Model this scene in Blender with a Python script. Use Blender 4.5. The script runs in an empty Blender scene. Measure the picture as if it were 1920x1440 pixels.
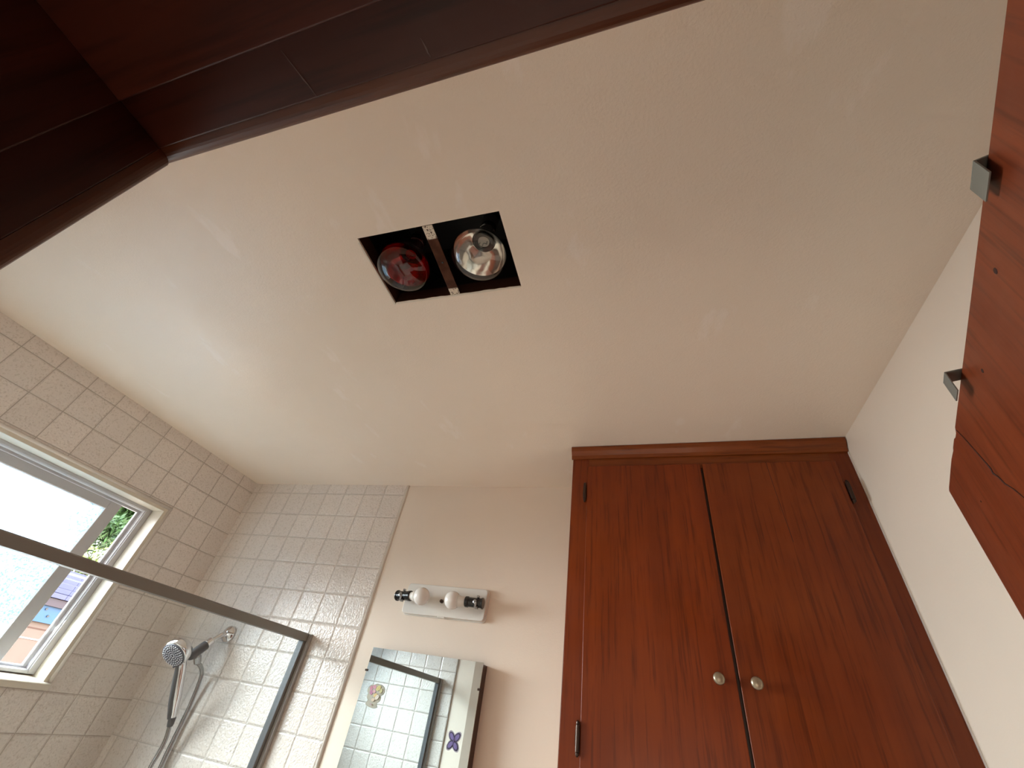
import bpy, bmesh, math, random
from mathutils import Matrix, Vector, noise
random.seed(7)
C = bpy.context.scene.collection
SC = bpy.context.scene
EYE = 1.64                      # eye height above the floor
CEIL = 2.44

# ------------------------------------------------------------------ camera
cam = bpy.data.objects.new('camera', bpy.data.cameras.new('camera')); C.objects.link(cam)
cam.data.sensor_width = 36; cam.data.lens = 767.35/1920*36; cam.data.clip_start = 0.01
Rm = Matrix(((0.9558402152783366, 0.06290365193407679, 0.28707597153021974),
             (0.25815139523305475, -0.6465542038904003, -0.7178617684282106),
             (0.14045404941079545, 0.7602702098629192, -0.6342411749477502)))
cam.matrix_world = Matrix.Translation((0, 0, EYE)) @ Rm.to_4x4()
SC.camera = cam
# ------------------------------------------------------------------ world, sun, window portal, exposure
w = bpy.data.worlds.new('sky'); SC.world = w; w.use_nodes = True
nt = w.node_tree; nt.nodes.clear()
def WN(t): return nt.nodes.new(t)
tc = WN('ShaderNodeTexCoord'); sp = WN('ShaderNodeSeparateXYZ'); rp = WN('ShaderNodeValToRGB')
mr = WN('ShaderNodeMapRange'); bg = WN('ShaderNodeBackground'); wo = WN('ShaderNodeOutputWorld')
nt.links.new(tc.outputs['Generated'], sp.inputs[0]); nt.links.new(sp.outputs['Z'], mr.inputs[0])
mr.inputs[1].default_value = -1; mr.inputs[2].default_value = 1
nt.links.new(mr.outputs[0], rp.inputs[0]); nt.links.new(rp.outputs[0], bg.inputs[0]); nt.links.new(bg.outputs[0], wo.inputs[0])
cr = rp.color_ramp
cr.elements[0].position = 0.0; cr.elements[0].color = (.16, .13, .10, 1)      # sunlit ground seen below the horizon
cr.elements[1].position = 1.0; cr.elements[1].color = (.55, .72, 1.0, 1)
for p_, c_ in ((.485, (.20, .165, .13, 1)), (.505, (.95, .97, 1.0, 1)), (.62, (.86, .93, 1.0, 1))):
    e = cr.elements.new(p_); e.color = c_
bg.inputs[1].default_value = 11.5
sun = bpy.data.objects.new('sun', bpy.data.lights.new('sun', 'SUN')); C.objects.link(sun)
sun.data.energy = 1.5; sun.data.angle = .01; sun.data.color = (1, .91, .80)
sun.rotation_euler = Vector((-.55, .35, -.75)).to_track_quat('-Z', 'Y').to_euler()
por = bpy.data.objects.new('window_portal', bpy.data.lights.new('window_portal', 'AREA')); C.objects.link(por)
por.data.shape = 'RECTANGLE'; por.data.size = .60; por.data.size_y = .96
por.location = (-2.13, .78, 1.83); por.rotation_euler = (0, math.radians(-90), 0)
por.data.cycles.is_portal = True
# daylight coming in at the window opening, falling towards the floor
day = bpy.data.objects.new('window_daylight', bpy.data.lights.new('window_daylight', 'AREA')); C.objects.link(day)
day.data.shape = 'RECTANGLE'; day.data.size = .54; day.data.size_y = .90; day.data.energy = 26; day.data.spread = math.radians(106); day.data.color = (.91, .985, .985)
day.location = (-1.965, .78, 1.83); day.rotation_euler = (0, math.radians(-90+35), 0)
# soft fill light added in the hallway behind the camera, no known source there
hl = bpy.data.objects.new('hallway_lamp', bpy.data.lights.new('hallway_lamp', 'AREA')); C.objects.link(hl)
hl.data.shape = 'RECTANGLE'; hl.data.size = .9; hl.data.size_y = 1.3; hl.data.energy = 10; hl.data.color = (1, .86, .70)
hl.location = (-.1, -1.75, .95); hl.rotation_euler = (math.radians(97), 0, 0)
SC.view_settings.view_transform = 'Standard'; SC.view_settings.look = 'None'
SC.view_settings.exposure = 0.62; SC.view_settings.gamma = 1; SC.view_settings.use_curve_mapping = False
cy = SC.cycles
cy.use_denoising = True
try: cy.denoiser = 'OPENIMAGEDENOISE'; cy.denoising_input_passes = 'RGB_ALBEDO_NORMAL'
except Exception: pass
cy.max_bounces = 14; cy.diffuse_bounces = 9; cy.glossy_bounces = 6; cy.transmission_bounces = 8; cy.transparent_max_bounces = 12
cy.sample_clamp_indirect = 0; cy.caustics_reflective = False; cy.caustics_refractive = False; cy.blur_glossy = 1.0

# ------------------------------------------------------------------ node helpers
class NB:
    def __init__(s, name):
        s.m = bpy.data.materials.new(name); s.m.use_nodes = True
        s.t = s.m.node_tree; s.t.nodes.clear()
        s.out = s.t.nodes.new('ShaderNodeOutputMaterial'); s.b = s.t.nodes.new('ShaderNodeBsdfPrincipled')
        s.t.links.new(s.b.outputs[0], s.out.inputs[0])
        s.co = s.t.nodes.new('ShaderNodeTexCoord')
    def n(s, t, **k):
        x = s.t.nodes.new(t)
        for a, v in k.items(): setattr(x, a, v)
        return x
    def L(s, a, b): s.t.links.new(a, b)
    def val(s, sock, v):
        if hasattr(v, 'is_output'): s.L(v, sock)
        else: sock.default_value = v
    def math(s, op, a, b=0.0, c=None, clamp=False):
        x = s.n('ShaderNodeMath', operation=op); x.use_clamp = clamp
        s.val(x.inputs[0], a); s.val(x.inputs[1], b)
        if c is not None: s.val(x.inputs[2], c)
        return x.outputs[0]
    def mapr(s, v, a, b, c=0.0, d=1.0, smooth=False):
        x = s.n('ShaderNodeMapRange'); x.interpolation_type = 'SMOOTHSTEP' if smooth else 'LINEAR'
        s.L(v, x.inputs[0])
        for i, q in enumerate((a, b, c, d)): x.inputs[i+1].default_value = q
        return x.outputs[0]
    def noise(s, scale, detail=2, rough=.5, vec=None, dist=0):
        x = s.n('ShaderNodeTexNoise'); x.inputs['Scale'].default_value = scale; x.inputs['Detail'].default_value = detail
        x.inputs['Roughness'].default_value = rough; x.inputs['Distortion'].default_value = dist
        s.L(vec if vec is not None else s.co.outputs['Object'], x.inputs['Vector']); return x.outputs['Fac']
    def mapping(s, scale, rot=(0, 0, 0), loc=(0, 0, 0)):
        x = s.n('ShaderNodeMapping'); s.L(s.co.outputs['Object'], x.inputs[0])
        x.inputs['Scale'].default_value = scale; x.inputs['Rotation'].default_value = rot; x.inputs['Location'].default_value = loc
        return x.outputs[0]
    def mix(s, f, a, b):
        x = s.n('ShaderNodeMix', data_type='RGBA'); s.val(x.inputs[0], f)
        for q, v in ((x.inputs[6], a), (x.inputs[7], b)):
            if hasattr(v, 'is_output'): s.L(v, q)
            else: q.default_value = (*v, 1)
        return x.outputs[2]
    def bump(s, h, strength, dist, prev=None):
        x = s.n('ShaderNodeBump'); x.inputs['Strength'].default_value = strength; x.inputs['Distance'].default_value = dist
        s.L(h, x.inputs['Height'])
        if prev is not None: s.L(prev, x.inputs['Normal'])
        return x.outputs[0]
    def setp(s, **k):
        for a, v in k.items():
            q = s.b.inputs[a.replace('_', ' ')]
            if hasattr(v, 'is_output'): s.L(v, q)
            elif isinstance(v, tuple) and len(v) == 3: q.default_value = (*v, 1)
            else: q.default_value = v
        return s.m

def plain(name, col, rough=.5, metal=0.0, bumps=None, var=.0, **k):
    b = NB(name); c = col
    if var:
        f = b.mapr(b.noise(9, 4, .6), .3, .7)
        c = b.mix(f, tuple(x*(1-var) for x in col), tuple(min(1, x*(1+var)) for x in col))
    b.setp(Base_Color=c, Roughness=rough, Metallic=metal)
    if bumps: b.setp(Normal=b.bump(b.noise(bumps[0], 2), bumps[1], bumps[2]))
    for a, v in k.items(): b.setp(**{a: v})
    return b.m

def paint(name, col, rough, stipple, patches=False):
    b = NB(name)
    big = b.mapr(b.noise(1.7, 4, .6), .3, .7)
    c = b.mix(big, tuple(x*.97 for x in col), tuple(min(1, x*1.02) for x in col))
    nrm = b.bump(b.noise(210, 3, .6), stipple, .0012)
    nrm = b.bump(b.noise(34, 3), .25, .0015, nrm)
    r = rough
    if patches:
        # roller laps and filler patches near the shower side
        v = b.mapping((3.4, 1.5, 1), rot=(0, 0, .6))
        m = b.mapr(b.noise(2.6, 5, .55, v), .63, .68, 0, 1)
        c = b.mix(b.math('MULTIPLY', m, .5), c, (min(1, col[0]*1.06), min(1, col[1]*1.10), min(1, col[2]*1.18)))
        r = b.mapr(b.noise(2.1, 3, .5), .35, .65, rough-.08, rough+.08)
    return b.setp(Base_Color=c, Roughness=r, Normal=nrm)

def tile(name, ax, u0, v0, pitch=.1105, pv=.1100, col=(.75, .685, .63), grout=(.40, .35, .30), gw=.012):
    b = NB(name)
    sp_ = b.n('ShaderNodeSeparateXYZ'); b.L(b.co.outputs['Object'], sp_.inputs[0])
    def dist(out, o, p):
        f = b.math('FRACT', b.math('DIVIDE', b.math('SUBTRACT', out, o - 50*p), p))
        return b.math('SUBTRACT', .5, b.math('ABSOLUTE', b.math('SUBTRACT', f, .5)))       # 0 on the joint
    du = dist(sp_.outputs[ax], u0, pitch); dv = dist(sp_.outputs[2], v0, pv)
    d = b.math('MINIMUM', du, dv)
    joint = b.mapr(d, gw, gw+.012, 1, 0, True)
    edge = b.mapr(d, gw*.7, gw+.05, 0, 1, True)
    # one random number per tile
    def cell(out, o, p): return b.math('FLOOR', b.math('DIVIDE', b.math('SUBTRACT', out, o - 50*p), p))
    cb = b.n('ShaderNodeCombineXYZ'); b.L(cell(sp_.outputs[ax], u0, pitch), cb.inputs[0]); b.L(cell(sp_.outputs[2], v0, pv), cb.inputs[1])
    wn = b.n('ShaderNodeTexWhiteNoise', noise_dimensions='2D'); b.L(cb.outputs[0], wn.inputs['Vector'])
    tone = b.mapr(wn.outputs['Value'], 0, 1, .955, 1.03)
    speck = b.mapr(b.noise(165, 2, .5), .56, .66)
    speck2 = b.mapr(b.noise(75, 3, .6), .58, .72)
    base = b.mix(b.math('MULTIPLY', speck, .38), col, (.45, .38, .31))
    base = b.mix(b.math('MULTIPLY', speck2, .16), base, (.50, .43, .36))
    vm = b.n('ShaderNodeVectorMath', operation='SCALE'); b.L(base, vm.inputs[0]); b.L(tone, vm.inputs['Scale'])
    c = b.mix(joint, vm.outputs[0], grout)
    rough = b.mapr(joint, 0, 1, .13, .8)
    # uneven glaze: hollows and ridges a few millimetres wide, strength differs from tile to tile
    wav = b.noise(140, 2, .5)
    pit = b.noise(230, 1, .5)
    h = b.math('ADD', b.math('MULTIPLY', wav, b.mapr(wn.outputs['Value'], 0, 1, .9, 1.5)), b.math('MULTIPLY', pit, .22))
    n1 = b.bump(h, .8, .0024)
    n2 = b.bump(edge, .8, .0022, n1)
    return b.setp(Base_Color=c, Roughness=rough, Normal=n2, IOR=1.55)

def wood(name, grain, dark, mid, light, rough=.36, seed=0.0, coat=.07, blot=1.0):
    """grain: axis index the fibres run along"""
    b = NB(name)
    sc = [26, 26, 26]; sc[grain] = 1.1
    fine = [120, 120, 120]; fine[grain] = 6
    v = b.mapping(tuple(sc), loc=(seed, seed*1.7, seed*.3)); vf = b.mapping(tuple(fine), loc=(seed, 0, 0))
    a = b.noise(1.0, 4, .6, v, .6); f = b.noise(1.0, 3, .6, vf)
    g = b.mix(b.mapr(a, .30, .72), dark, mid)
    bl = b.mapr(b.noise(2.6, 4, .6, b.mapping((1, 1, 1), loc=(seed, 3, seed))), .38, .68)
    g = b.mix(b.math('MULTIPLY', bl, .55*blot), g, light)
    pores = b.mapr(f, .52, .68)
    g = b.mix(b.math('MULTIPLY', pores, .55), g, tuple(x*.45 for x in dark))
    nrm = b.bump(f, .18, .0006); nrm = b.bump(b.noise(18, 3), .12, .002, nrm)
    r = b.mapr(b.noise(7, 4, .6), .3, .7, rough-.06, rough+.14)
    return b.setp(Base_Color=g, Roughness=r, Normal=nrm, Coat_Weight=coat, Coat_Roughness=.2, Specular_IOR_Level=.28)

CREAM = (.80, .66, .53)
M = {}
M['ceiling'] = paint('ceiling_paint', (.87, .76, .645), .42, .60, True)
M['wall'] = paint('wall_paint', (.79, .68, .575), .50, .20)
M['tile_far'] = tile('wall_tile_far', 0, -1.0660, 2.391, grout=(.54, .49, .44), gw=.009)
M['tile_left'] = tile('wall_tile_window', 1, 1.486, 2.385, pitch=.1112, gw=.007, grout=(.42, .37, .32))
M['tile_near'] = tile('wall_tile_near', 0, -1.185, 2.391)
M['edging'] = plain('glazed_edging', (.68, .63, .57), .18, bumps=(120, .3, .001))
M['reveal'] = plain('cream_enamel', (.66, .60, .50), .35, bumps=(60, .1, .001), var=.03)
M['alu'] = plain('white_aluminium', (.47, .46, .47), .38)
M['frame_white'] = plain('white_frame', (.78, .79, .83), .3)
M['bronze_alu'] = plain('satin_aluminium', (.215, .205, .19), .45, .25, bumps=(300, .08, .0005))
M['wood_cab'] = wood('cabinet_wood', 2, (.125, .017, .0016), (.195, .030, .0026), (.225, .042, .004), seed=1.3)
M['wood_cab_h'] = wood('cabinet_wood_rail', 0, (.12, .023, .0035), (.20, .046, .008), (.25, .066, .013), seed=5.1)
M['wood_cab_b'] = wood('cabinet_wood_right', 2, (.120, .018, .002), (.19, .033, .004), (.23, .052, .009), seed=8.4)
M['wood_door'] = wood('door_wood', 2, (.130, .022, .006), (.20, .038, .010), (.23, .050, .015), seed=12.0, coat=.1, rough=.42)
M['wood_jamb'] = wood('jamb_wood', 0, (.030, .006, .003), (.055, .011, .005), (.065, .015, .007), seed=3.0)  # wood darkened to carry the shade over the door frame
M['wood_jamb_v'] = wood('jamb_wood_upright', 2, (.030, .006, .003), (.055, .011, .005), (.065, .015, .007), seed=4.0)  # upright grain, same shade worked into the colour
M['wood_casing'] = wood('casing_wood', 0, (.050, .012, .004), (.085, .022, .007), (.105, .030, .010), seed=3.4, coat=.15)
M['wood_casing_v'] = wood('casing_wood_upright', 2, (.050, .012, .004), (.085, .022, .007), (.105, .030, .010), seed=3.9, coat=.15)
M['scuff'] = plain('pale_scuff', (.10, .06, .05), .8)
M['split'] = plain('raw_split_wood', (.035, .010, .005), .8)
M['chrome'] = plain('chrome', (.78, .78, .80), .09, 1.0)
M['chrome_dull'] = plain('chrome_ribbed', (.38, .38, .39), .25, 1.0)
M['grey_plastic'] = plain('grey_plastic', (.10, .10, .105), .35)
M['face_plastic'] = plain('nozzle_face', (.10, .105, .13), .28)
M['nozzle'] = plain('nozzle', (.75, .76, .80), .3)
M['lip_alu'] = plain('brushed_lip', (.36, .35, .33), .5, .2)
M['steel'] = plain('galvanised_steel', (.24, .25, .225), .45, .6, bumps=(180, .15, .0006), var=.12)
M['housing'] = plain('black_housing', (.006, .005, .005), .55, var=.3)  # even near-black for the recess shell and lamp sockets
M['paper'] = plain('white_enamel', (.74, .72, .68), .35)
M['bulb_white'] = plain('opal_glass', (.80, .77, .74), .16)
M['bulb_collar'] = plain('bulb_collar', (.74, .71, .66), .4)
M['black'] = plain('black_bakelite', (.012, .012, .013), .22)
M['bronze'] = plain('old_bronze', (.05, .03, .022), .35, .7, bumps=(90, .3, .001))
M['knob'] = plain('aged_brass', (.34, .28, .20), .38, .75, bumps=(160, .25, .0008), var=.25)
M['mirror'] = plain('mirror_silver', (.64, .71, .735), .012, 1.0)
M['cab_body'] = plain('cabinet_body_brown', (.055, .022, .012), .45)
M['caulk'] = plain('white_caulk', (.70, .66, .62), .6)
M['slate'] = plain('dirty_white_paint', (.72, .66, .56), .6)
M['floor'] = plain('floor_vinyl', (.78, .70, .61), .5, var=.08)
M['enamel'] = plain('bath_enamel', (.75, .74, .71), .12)
M['hall'] = plain('hallway_paint', (.10, .07, .05), .7)

# bar: rusty brown metal with chips of white paint at both ends
def bar_mat():
    b = NB('bar_rusty_painted')
    sp_ = b.n('ShaderNodeSeparateXYZ'); b.L(b.co.outputs['Object'], sp_.inputs[0])
    y = sp_.outputs[1]
    e = b.math('MAXIMUM', b.mapr(y, .400, .402, 1, 0), b.mapr(y, .534, .538, 0, 1))
    ch = b.mapr(b.noise(260, 4, .7), .40, .46, 0, 1)
    m = b.math('MULTIPLY', e, ch)
    base = b.mix(b.mapr(b.noise(40, 3), .35, .7), (.060, .020, .010), (.11, .045, .024))
    return b.setp(Base_Color=b.mix(m, base, (.78, .70, .58)), Roughness=.7, Specular_IOR_Level=.15, Normal=b.bump(m, .6, .001))
M['bar'] = bar_mat()

def thin_glass(name, tint, gloss=.05, rough=.02, trans=1.0, bumpscale=None):
    b = NB(name); b.t.nodes.remove(b.b)
    tr = b.n('ShaderNodeBsdfTransparent'); tr.inputs[0].default_value = (*tint, 1)
    gl = b.n('ShaderNodeBsdfGlossy'); gl.inputs['Roughness'].default_value = rough
    fr = b.n('ShaderNodeFresnel'); fr.inputs[0].default_value = 1.5
    ge = b.n('ShaderNodeNewGeometry')
    mx = b.n('ShaderNodeMixShader'); b.L(b.math('MULTIPLY', b.math('ADD', fr.outputs[0], gloss, clamp=True), b.math('SUBTRACT', 1.0, ge.outputs['Backfacing'])), mx.inputs[0]); b.L(tr.outputs[0], mx.inputs[1]); b.L(gl.outputs[0], mx.inputs[2])
    if bumpscale: b.L(b.bump(b.noise(bumpscale, 2), .2, .001), gl.inputs['Normal'])
    b.L(mx.outputs[0], b.out.inputs[0]); return b.m
M['glass'] = thin_glass('clear_glass', (.96, .98, .98), .0)
M['bulb_glass'] = thin_glass('bulb_glass', (.93, .93, .91), .06, .03)
M['bulb_red'] = thin_glass('ruby_glass', (.46, .006, .022), .015, .04)
def frosted():
    b = NB('obscure_glass'); b.t.nodes.remove(b.b)
    tr = b.n('ShaderNodeBsdfTransparent'); tr.inputs[0].default_value = (.90, .97, 1, 1)
    tl = b.n('ShaderNodeBsdfTranslucent'); gl = b.n('ShaderNodeBsdfGlossy'); gl.inputs['Roughness'].default_value = .25
    peb = b.noise(150, 3, .6)
    b.L(b.mix(b.mapr(peb, .40, .62), (.16, .27, .33), (.56, .62, .65)), tl.inputs[0])
    nb = b.bump(peb, .9, .004); b.L(nb, tl.inputs['Normal']); b.L(nb, gl.inputs['Normal'])
    m1 = b.n('ShaderNodeMixShader'); m1.inputs[0].default_value = .72; b.L(tr.outputs[0], m1.inputs[1]); b.L(tl.outputs[0], m1.inputs[2])
    m2 = b.n('ShaderNodeMixShader'); m2.inputs[0].default_value = .06; b.L(m1.outputs[0], m2.inputs[1]); b.L(gl.outputs[0], m2.inputs[2])
    b.L(m2.outputs[0], b.out.inputs[0]); return b.m
M['frosted'] = frosted()

# ------------------------------------------------------------------ mesh helpers
def BM(): return bmesh.new()
def obj(name, bm, mat, parent=None, smooth=False, kind=None, bevel=0, seg=2, auto=None):
    me = bpy.data.meshes.new(name)
    bmesh.ops.recalc_face_normals(bm, faces=bm.faces[:])
    bm.to_mesh(me); bm.free()
    me.materials.append(M[mat] if isinstance(mat, str) else mat)
    if smooth:
        for p in me.polygons: p.use_smooth = True
    o = bpy.data.objects.new(name, me); C.objects.link(o)
    if parent is not None:
        o.parent = parent; o.matrix_parent_inverse = parent.matrix_world.inverted() if False else Matrix()
    if bevel:
        md = o.modifiers.new('bevel', 'BEVEL'); md.width = bevel; md.segments = seg; md.limit_method = 'ANGLE'; md.angle_limit = math.radians(35)
        for p in me.polygons: p.use_smooth = True
        md.harden_normals = True
    if kind: o['kind'] = kind
    return o
def box(bm, x0, x1, y0, y1, z0, z1, mat=None):
    vs = [bm.verts.new(p) for p in ((x0,y0,z0),(x1,y0,z0),(x1,y1,z0),(x0,y1,z0),(x0,y0,z1),(x1,y0,z1),(x1,y1,z1),(x0,y1,z1))]
    if mat is not None:
        for v in vs: v.co = mat @ v.co
    for f in ((0,3,2,1),(4,5,6,7),(0,1,5,4),(1,2,6,5),(2,3,7,6),(3,0,4,7)): bm.faces.new([vs[i] for i in f])
    return bm
def bx(*a): return box(BM(), *a)
def frame_of(axis):
    a = Vector(axis).normalized(); t = Vector((0, 0, 1)) if abs(a.z) < .9 else Vector((1, 0, 0))
    u = a.cross(t).normalized(); return a, u, a.cross(u)
def lathe(bm, base, axis, prof, n=32, squash=1.0):
    """prof: list of (distance along the axis, radius)"""
    a, u, v = frame_of(axis); base = Vector(base); rings = []
    for h, r in prof:
        c = base + a*h
        if r < 1e-6: rings.append([bm.verts.new(c)])
        else: rings.append([bm.verts.new(c + u*(r*math.cos(2*math.pi*i/n)) + v*(r*squash*math.sin(2*math.pi*i/n))) for i in range(n)])
    for A, B in zip(rings, rings[1:]):
        for i in range(n):
            j = (i+1) % n
            if len(A) == 1 and len(B) == 1: continue
            if len(A) == 1: bm.faces.new((A[0], B[i], B[j]))
            elif len(B) == 1: bm.faces.new((A[i], B[0], A[j]))
            else: bm.faces.new((A[i], B[i], B[j], A[j]))
    return bm
def capped(p): return [(p[0][0], 0)] + p + [(p[-1][0], 0)]
def catmull(pts, step):
    P = [Vector(p) for p in pts]; P = [P[0]*2-P[1]] + P + [P[-1]*2-P[-2]]; out = []
    for i in range(1, len(P)-2):
        n = max(2, int((P[i+1]-P[i]).length/step))
        for k in range(n):
            t = k/n
            out.append(.5*((2*P[i]) + (P[i+1]-P[i-1])*t + (2*P[i-1]-5*P[i]+4*P[i+1]-P[i+2])*t*t + (3*P[i]-P[i-1]-3*P[i+1]+P[i+2])*t**3))
    out.append(P[-2]); return out
def tube(bm, pts, rad, n=12):
    """rad: number or function of (index, fraction)"""
    prev = None; N = len(pts); u = None
    for i, p in enumerate(pts):
        t = (pts[min(i+1, N-1)] - pts[max(i-1, 0)]).normalized()
        if u is None: _, u, _ = frame_of(t)
        u = (u - t*u.dot(t)).normalized(); v = t.cross(u)
        r = rad(i, i/(N-1)) if callable(rad) else rad
        ring = [bm.verts.new(p + u*(r*math.cos(2*math.pi*k/n)) + v*(r*math.sin(2*math.pi*k/n))) for k in range(n)]
        if prev:
            for k in range(n): bm.faces.new((prev[k], ring[k], ring[(k+1) % n], prev[(k+1) % n]))
        else: bm.faces.new(ring[::-1])
        prev = ring
    bm.faces.new(prev); return bm
def extrude_poly(bm, pts, vec):
    vec = Vector(vec); A = [bm.verts.new(p) for p in pts]; B = [bm.verts.new(Vector(p)+vec) for p in pts]; n = len(pts)
    bm.faces.new(A[::-1]); bm.faces.new(B)
    for i in range(n): bm.faces.new((A[i], A[(i+1) % n], B[(i+1) % n], B[i]))
    return bm
def thing(name, label, cat, loc=(0, 0, 0), group=None, kind=None):
    o = bpy.data.objects.new(name, None); C.objects.link(o); o.location = loc; o.empty_display_size = .05
    if kind: o['kind'] = kind
    if label: o['label'] = label
    if cat: o['category'] = cat
    if group: o['group'] = group
    return o
def tag(o, label, cat, group=None, kind=None):
    o['label'] = label; o['category'] = cat
    if group: o['group'] = group
    if kind: o['kind'] = kind
    return o
def part(name, bm, mat, root, **k):
    """vertices are given in world space; the mesh is moved into the root's space"""
    off = Vector(root.location); par = root.parent
    while par is not None: off += Vector(par.location); par = par.parent
    if root.type == 'MESH' and not root.parent: off = Vector(root.location)
    inv = Matrix.Translation(-off)
    bm.transform(inv)
    return obj(name, bm, mat, root, **k)

# ------------------------------------------------------------------ the room shell
XL, XR, YF = -1.984, .594, 1.590
JX0, JX1, JZ, JY = -.4466, .262, 2.035, .0515       # door opening and face of the near wall
# ceiling with the heater cut-out
HX0, HX1, HY0, HY1 = -.588, -.2445, .3670, .5560
def slab(o0, o1, h0, h1, z0, z1):
    b = BM(); (X0, Y0), (X1, Y1) = o0, o1; (a0, c0), (a1, c1) = h0, h1
    rings = {}
    for z in (z0, z1):
        rings[z] = ([b.verts.new((x, y, z)) for x, y in ((X0,Y0),(X1,Y0),(X1,Y1),(X0,Y1))], [b.verts.new((x, y, z)) for x, y in ((a0,c0),(a1,c0),(a1,c1),(a0,c1))])
    for z in (z0, z1):
        O, I = rings[z]
        for i in range(4): j = (i+1) % 4; b.faces.new((O[i], O[j], I[j], I[i]))
    for k in (0, 1):
        for i in range(4): j = (i+1) % 4; b.faces.new((rings[z0][k][i], rings[z0][k][j], rings[z1][k][j], rings[z1][k][i]))
    return b
ceil = obj('ceiling', slab((XL-.14, -.12), (XR+.12, YF+.12), (HX0, HY0), (HX1, HY1), CEIL, CEIL+.03), 'ceiling', kind='structure')
obj('floor', bx(XL-.14, XR+.12, -.12, YF+.12, -.05, 0), 'floor', kind='structure')
wf = obj('wall_far', bx(XL-.14, XR+.12, YF, YF+.12, 0, CEIL), 'wall', kind='structure')
obj('wall_right', bx(XR, XR+.12, -.12, YF, 0, CEIL), 'wall', kind='structure')
TE = -1.0640
obj('tile_panel', bx(XL, TE, 1.584, YF, .38, CEIL), 'tile_far', wf)
# rounded glazed edging at the end of the tiling
b = BM(); pr = [(TE, YF)] + [(TE + .009*math.sin(a), 1.5905 - .0085*math.cos(a)) for a in [i*math.pi/12 for i in range(7)]]
extrude_poly(b, [(x, y, .38) for x, y in pr], (0, 0, CEIL-.38)); obj('tile_edging', b, 'edging', wf, smooth=False)
# left wall with the window opening
WY0, WY1, WZ0, WZ1 = .30, 1.254, 1.520, 2.146
b = BM()
box(b, XL-.14, XL, -.12, WY0, 0, CEIL); box(b, XL-.14, XL, WY1, YF, 0, CEIL)
box(b, XL-.14, XL, WY0, WY1, 0, WZ0); box(b, XL-.14, XL, WY0, WY1, WZ1, CEIL)
wl = obj('wall_left', b, 'tile_left', kind='structure')
# near wall: tiled box at the end of the bath, plain beside and above the door
b = BM(); box(b, XL, JX0-.02, -.12, JY-.0005, 0, CEIL); box(b, JX1+.02, XR, -.12, JY-.0005, 0, CEIL); box(b, JX0-.02, JX1+.02, -.12, JY-.0005, JZ+.02, CEIL)
wn_ = obj('wall_near', b, 'wall', kind='structure')
obj('tile_panel', bx(XL, -1.185, JY, .155, .38, CEIL), 'tile_near', wn_)
b = BM(); extrude_poly(b, [(-1.1852, JY-.0003, 0), (-1.1852, .149, 0), (-1.070, .149, 0), (-.74, JY-.0003, 0)], (0, 0, CEIL)); obj('plaster_return', b, 'wall', wn_)
# hallway behind the door opening
b = BM()
box(b, -1.3, 1.1, -2.0, -1.9, 0, CEIL); box(b, -1.4, -1.3, -2.0, -.12, 0, CEIL); box(b, 1.1, 1.2, -2.0, -.12, 0, CEIL)
obj('wall_hallway', b, 'hall', kind='structure')
obj('ceiling_hallway', bx(-1.4, 1.2, -2.0, -.12, CEIL, CEIL+.05), 'hall', kind='structure')
obj('floor_hallway', bx(-1.4, 1.2, -2.0, -.12, -.05, 0), 'hall', kind='structure')
# ------------------------------------------------------------------ door frame
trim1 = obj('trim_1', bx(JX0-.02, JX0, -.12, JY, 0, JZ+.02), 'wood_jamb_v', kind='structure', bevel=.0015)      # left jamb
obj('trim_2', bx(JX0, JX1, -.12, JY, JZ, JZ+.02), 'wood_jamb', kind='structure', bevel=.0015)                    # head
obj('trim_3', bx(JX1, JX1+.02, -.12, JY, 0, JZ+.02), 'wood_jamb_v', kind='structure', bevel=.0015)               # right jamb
def scuff(x0, y0, x1, y1, w_, z_):
    d = Vector((x1-x0, y1-y0, 0)).normalized(); n_ = Vector((-d.y, d.x, 0)); rr = random.Random(int(abs(x0)*1e4)); L_, R_ = [], []
    for i in range(9):
        f = i/8; p = Vector((x0, y0, z_)).lerp(Vector((x1, y1, z_)), f) + n_*rr.uniform(-.0003, .0003); q = w_*math.sin(math.pi*min(max(f, .06), .94))*rr.uniform(.5, 1.1)
        L_.append(p+n_*q); R_.append(p-n_*q)
    return extrude_poly(BM(), L_+R_[::-1], (0, 0, .0002))
obj('paint_scuff', scuff(-.2607, .0150, -.2505, .0500, .0007, JZ-.0003), 'scuff', bpy.data.objects['trim_2'])
obj('paint_scuff', scuff(-.142, .036, -.139, .049, .0007, JZ-.0003), 'scuff', bpy.data.objects['trim_2'])
SY = .0088
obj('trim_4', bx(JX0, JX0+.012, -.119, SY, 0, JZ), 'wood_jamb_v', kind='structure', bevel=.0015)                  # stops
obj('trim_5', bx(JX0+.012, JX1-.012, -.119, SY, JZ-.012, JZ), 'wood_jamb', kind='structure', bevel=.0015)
obj('trim_6', bx(JX1-.012, JX1, -.119, SY, 0, JZ), 'wood_jamb_v', kind='structure', bevel=.0015)
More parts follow.
